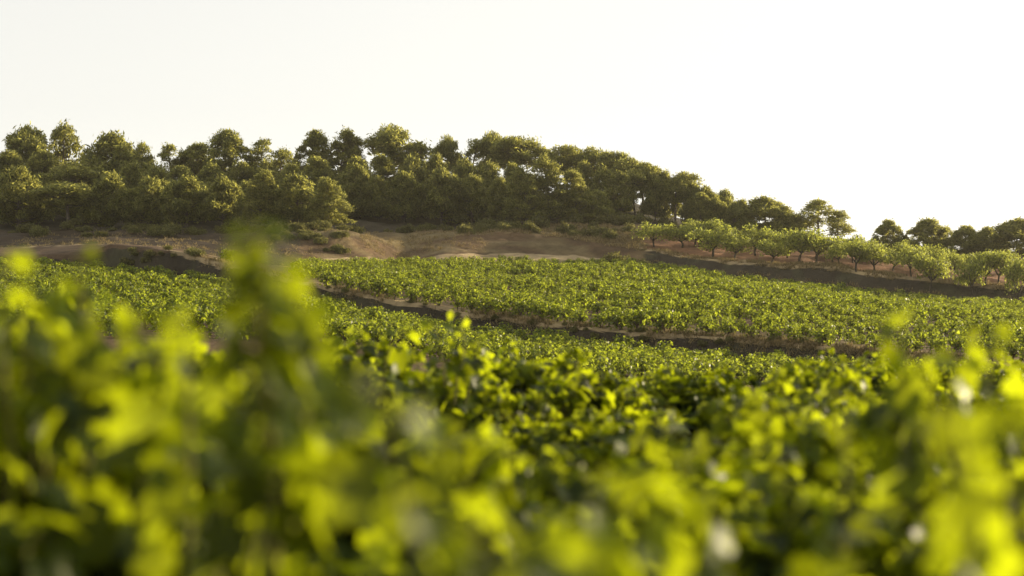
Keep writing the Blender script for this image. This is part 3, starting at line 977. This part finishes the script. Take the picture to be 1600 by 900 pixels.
def both(tg, fo, name):
    """Trunk and foliage joined in one mesh, for vines too far away to show their parts."""
    ge = Geo()
    ge.v = list(fo.v); ge.f = list(fo.f); ge.n = fo.n
    for v, (f, m) in zip(tg.v, tg.f):
        pass
    off = ge.n
    ge.v += tg.v
    ge.f += [(f + off, 2) for f, m in tg.f]
    ge.n += tg.n
    return ge


NEAR = []
for s in range(7):
    tg, fo = make_vine(300 + s, 1.2, 70, 23, 0.12)
    NEAR.append((tg.mesh("trunk", [M_VTRUNK], True), fo.mesh("foliage", [M_VINE, M_CANE], True)))
FARV = []
for s in range(6):
    tg, fo = make_vine(400 + s, 0.95, 13, 8, 0.19, near=False)
    FARV.append(both(tg, fo, "grapevine"))
FAR_ME = [g.mesh("grapevine", [M_VINEFAR, M_CANE, M_VTRUNK]) for g in FARV]


def near_vine(x, y, h, label, group=None, w=1.0, shoots=(), variant=None, rot=None):
    root = link("grapevine", None)
    root.location = (x, y, hz(x, y))
    pick = random.Random(int(x * 1000) * 7919 + int(y * 1000))
    r = pick.random() * 6.28 if rot is None else rot
    root.rotation_euler = (0, 0, r)
    tag(root, label, "grapevine", group)
    tm, fm = NEAR[pick.randrange(len(NEAR)) if variant is None else variant]
    t = link("trunk", tm, root)
    f = link("foliage", fm, root)
    for o in (t, f):
        o.scale = (w, w, h / 1.2)
    for (px0, py0, px1, py1, d0, d1, n, sz, sd) in shoots:
        global rng
        rng = np.random.default_rng(sd)
        ge = Geo()
        off = np.array([x, y, hz(x, y)])
        c, s_ = math.cos(-r), math.sin(-r)
        R = np.array([[c, -s_, 0], [s_, c, 0], [0, 0, 1]])
        a = R @ (np.array(at(px0, py0, d0)) - off)
        b = R @ (np.array(at(px1, py1, d1)) - off)
        low = a + (a - b) * 0.35
        low[2] = max(low[2], 0.55)
        shoot(ge, low, b, rng.normal(0, 0.02, 3), int(n * 1.2), sz, LEAF, LEAF_F, start=0.0, tipscale=0.45)
        # the bare base of the cane down to the head of the trunk
        tube(ge, curve((0, 0, 0.45), low, (0, 0, 0.03), 5), np.linspace(0.008, 0.006, 5), 4, 1)
        link("shoot", ge.mesh("shoot", [M_VINE, M_CANE], True), root)
    return root


HERO = [
    (-0.98, 2.45, 1.42, 1.05, "large blurred vine at the left edge with sunlit shoots reaching up",
     [(20, 640, 10, 400, 2.1, 2.1, 9, 0.07, 1), (130, 640, 118, 400, 2.2, 2.25, 10, 0.07, 2), (60, 620, 60, 450, 2.2, 2.2, 9, 0.075, 12), (200, 700, 190, 470, 2.4, 2.4, 12, 0.08, 3)]),
    (-0.42, 1.95, 0.98, 0.7, "blurred vine with one very tall bright shoot rising above the pale track",
     [(425, 700, 396, 352, 1.75, 1.72, 30, 0.066, 4), (448, 680, 430, 408, 1.8, 1.75, 22, 0.066, 5), (465, 660, 452, 446, 1.8, 1.78, 14, 0.066, 35), (345, 700, 352, 462, 1.9, 1.9, 10, 0.065, 6), (290, 760, 285, 490, 2.0, 2.0, 13, 0.09, 7), (400, 800, 440, 540, 1.8, 1.9, 16, 0.09, 17)]),
    (-0.14, 1.62, 0.86, 0.75, "very close blurred vine with an upright yellow-green shoot left of the picture's centre",
     [(640, 940, 595, 610, 1.25, 1.15, 20, 0.07, 8), (700, 960, 650, 790, 1.3, 1.25, 9, 0.07, 9)]),
    (0.12, 1.55, 0.92, 0.75, "very close blurred vine at the bottom centre with one leaf arching down to the right",
     [(760, 980, 745, 810, 1.15, 1.1, 8, 0.08, 10), (800, 980, 870, 860, 1.15, 1.1, 7, 0.08, 11)]),
    (0.36, 2.05, 0.98, 0.8, "close blurred vine right of the bottom centre below the dark hollow",
     [(1060, 980, 1020, 740, 1.5, 1.4, 14, 0.075, 13), (1130, 940, 1110, 760, 1.9, 1.9, 8, 0.09, 23)]),
    (0.74, 2.0, 1.06, 0.85, "close blurred vine in the bottom right corner with a tall soft shoot",
     [(1500, 960, 1490, 640, 1.4, 1.3, 15, 0.075, 14), (1290, 900, 1310, 650, 2.1, 2.1, 11, 0.09, 15), (1600, 960, 1590, 620, 1.5, 1.45, 14, 0.075, 16)]),
    (1.12, 3.1, 1.2, 0.85, "dark blurred vine at right with two shoots standing up against the upper vineyard",
     [(1415, 690, 1412, 492, 2.9, 2.9, 12, 0.10, 18), (1440, 650, 1440, 560, 2.9, 2.9, 8, 0.11, 24), (1550, 700, 1552, 518, 3.1, 3.1, 11, 0.095, 19), (1490, 660, 1500, 556, 3.0, 3.0, 9, 0.11, 20)]),
    (0.34, 3.7, 1.2, 1.0, "close vine at the bottom centre behind the dark hollow, its shaded side towards the viewer", []),
    (0.95, 4.6, 1.2, 0.95, "close vine right of the dark hollow, lit leaves along its upper edge", []),
    (-0.55, 3.6, 1.3, 1.05, "mid-sized blurred vine behind the very tall shoot, glossy leaves catching the sun", []),
    (-0.28, 2.95, 1.26, 0.95, "dense shaded vine just behind the upright shoot left of the picture's centre", []),
    (-0.86, 3.25, 1.42, 0.95, "dense dark vine filling the gap behind the large left edge vine", []),
    (0.78, 2.95, 1.14, 0.9, "dense vine behind the bottom right corner vine, left of the dark blurred one", []),
    (-1.75, 4.7, 1.44, 1.05, "blurred vine behind the large left edge vine, its top just under the shaded left terrace", []),
    (-2.45, 5.9, 1.44, 1.05, "vine in medium blur at far left behind the large left edge vine", []),
    (-1.5, 5.6, 1.32, 1.0, "vine in medium blur between the left edge vine and the very tall shoot", []),
    (-1.05, 6.9, 1.2, 1.0, "tall vine in softer blur just right of the very tall shoot, topped by curling leaves",
     [(500, 600, 492, 520, 6.6, 6.6, 9, 0.11, 25), (540, 560, 560, 518, 6.6, 6.6, 8, 0.11, 26), (610, 570, 640, 512, 6.8, 6.8, 9, 0.11, 27)]),
    (-0.35, 7.6, 1.22, 0.9, "tall vine with one upright tip in front of the long dark bank",
     [(715, 560, 716, 488, 7.2, 7.2, 9, 0.11, 21), (690, 560, 680, 505, 7.3, 7.3, 8, 0.11, 28), (740, 580, 755, 525, 7.3, 7.3, 8, 0.11, 22)]),
    (-0.2, 4.3, 1.06, 0.85, "vine with a few clear yellow leaves left of the dark hollow at the bottom centre",
     [(700, 860, 712, 735, 4.0, 4.0, 6, 0.10, 29), (760, 850, 765, 745, 4.0, 4.0, 5, 0.10, 30)]),
]
taken = []
count = 0
for (x, y, h, w, lab, sh) in HERO:
    near_vine(x, y, h, lab, "grapevines close to the camera", w, sh)
    taken.append((x, y)); count += 1

# the rows of the near vineyard
random.seed(21)
cand = []
yy = 3.4
row = 0
while yy < 12.5:
    xx = -0.42 * yy - 1.2 + random.uniform(0, 1.0)
    while xx < 0.42 * yy + 1.2:
        cand.append((xx + random.uniform(-.22, .22), yy + random.uniform(-.25, .25)))
        xx += 1.25
    yy += 1.75
for (x, y) in cand:
    if any((x - a) ** 2 + (y - b) ** 2 < 0.95 for a, b in taken) or count > 172:
        continue
    px = 800 + x / y * FPX
    if px < -150 or px > 1750:
        continue
    h = random.uniform(0.92, 1.22)
    near_vine(x, y, h, "low leafy vine in the blurred sunlit rows of the near vineyard", "grapevines in the near rows", random.uniform(0.9, 1.15))
    count += 1


# the two terraces of the far vineyard
def far_points():
    r = np.random.default_rng(77)
    a = math.radians(24)
    u, v = np.meshgrid(np.arange(-160, 160, 1.8), np.arange(-60, 260, 1.42), indexing='ij')
    u = u + r.normal(0, .14, u.shape); v = v + r.normal(0, .18, v.shape)
    x = (u * math.cos(a) - v * math.sin(a)).ravel(); y = (u * math.sin(a) + v * math.cos(a)).ravel()
    ok = (y > 38)
    x, y = x[ok], y[ok]
    px = 800 + x / y * FPX
    Y = [ln_at(L, x)[0] for L in LINES]
    low = (y > Y[0] + 0.4) & (y < Y[1] - 0.75)
    upp = (y > Y[2] + 1.1) & (y < Y[3] - 0.7) & (px > 462)
    # the first vines stand right along the lip of the bank
    ex = np.arange(-15, 26, 1.05) + r.normal(0, .12, len(np.arange(-15, 26, 1.05)))
    ey = ln_at(L1T, ex)[0] + 0.3 + r.uniform(0, .25, len(ex))
    k = 800 + ex / ey * FPX > 486
    x, y = np.concatenate([x, ex[k]]), np.concatenate([y, ey[k]])
    px = np.concatenate([px, np.full(k.sum(), 800.0)])
    low = np.concatenate([low, np.zeros(k.sum(), bool)]); upp = np.concatenate([upp, np.ones(k.sum(), bool)])
    vis = (px > -40) & (px < 1640) & (r.random(len(x)) > 0.04)
    return x[low & vis], y[low & vis], x[upp & vis], y[upp & vis]


lx, ly, ux, uy = far_points()
lpy = HOR + (EYE - height(lx, ly) - 0.8) / ly * FPX
lpx = 800 + lx / ly * FPX
seen = lpy < np.interp(lpx, [0, 340, 700, 770, 1380, 1600], [545, 545, 550, 578, 578, 586])
lx, ly = lx[seen], ly[seen]
order = np.argsort(ly)
n_ind = max(0, 299 - count)
low_ind = order[:n_ind]
random.seed(5)
for i in low_ind:
    o = link("grapevine", FAR_ME[random.randrange(len(FAR_ME))])
    o.location = (lx[i], ly[i], hz(lx[i], ly[i]))
    s = random.uniform(0.85, 1.15)
    o.scale = (s, s, s * random.uniform(0.9, 1.15))
    o.rotation_euler = (0, 0, random.random() * 6.28)
    tag(o, "small green vine on the near half of the lower terrace below the long earth bank", "grapevine", "grapevines on the lower terrace")


def vineyard_rest():
    r = np.random.default_rng(8)
    rest = order[n_ind:]
    x = np.concatenate([lx[rest], ux]); y = np.concatenate([ly[rest], uy])
    z = height(x, y)
    ge = Geo()
    which = r.integers(0, len(FARV), len(x))
    for k, g in enumerate(FARV):
        m = which == k
        n = m.sum()
        V = g.verts()
        a = r.random(n) * 6.28
        s = r.uniform(0.8, 1.15, n) * (1 + 0.5 * vnoise(x[m] * 0.16, y[m] * 0.16))
        c, sn = np.cos(a) * s, np.sin(a) * s
        X = V[None, :, 0] * c[:, None] - V[None, :, 1] * sn[:, None] + x[m][:, None]
        Yv = V[None, :, 0] * sn[:, None] + V[None, :, 1] * c[:, None] + y[m][:, None]
        Z = V[None, :, 2] * (s * r.uniform(0.85, 1.15, n))[:, None] + z[m][:, None]
        base = ge.n
        ge.v.append(np.stack([X, Yv, Z], -1).reshape(-1, 3))
        for f, mi in g.f:
            ff = (np.arange(n)[:, None, None] * len(V) + f[None]).reshape(-1, f.shape[1]) + base
            ge.f.append((ff, mi))
        ge.n += n * len(V)
    o = link("vineyard_foliage", ge.mesh("vineyard_foliage", [M_VINEFAR, M_CANE, M_VTRUNK]))
    tag(o, "dense mass of small green vines covering the far terraces below the wood", "vineyard", kind="stuff")
    print("near vines", count, "lower individual", len(low_ind), "stuff vines", len(x))


vineyard_rest()


# ------------------------------------------------------------------ haze
def build_haze():
    m, n, l = new_mat("evening_haze")
    out = n.new("ShaderNodeOutputMaterial")
    pv = n.new("ShaderNodeVolumePrincipled")
    pv.inputs["Color"].default_value = (0.95, 0.90, 0.80, 1)
    pv.inputs["Density"].default_value = 0.00013
    pv.inputs["Anisotropy"].default_value = 0.4
    l.new(pv.outputs["Volume"], out.inputs["Volume"])
    ge = Geo()
    x0, x1, y0, y1, z0, z1 = -1100, 1100, -120, 1100, -46, 46
    ge.add([(x0, y0, z0), (x1, y0, z0), (x1, y1, z0), (x0, y1, z0), (x0, y0, z1), (x1, y0, z1), (x1, y1, z1), (x0, y1, z1)],
           [(0, 3, 2, 1), (4, 5, 6, 7), (0, 1, 5, 4), (1, 2, 6, 5), (2, 3, 7, 6), (3, 0, 4, 7)])
    tag(link("haze", ge.mesh("haze", [m])), kind="stuff")


build_haze()
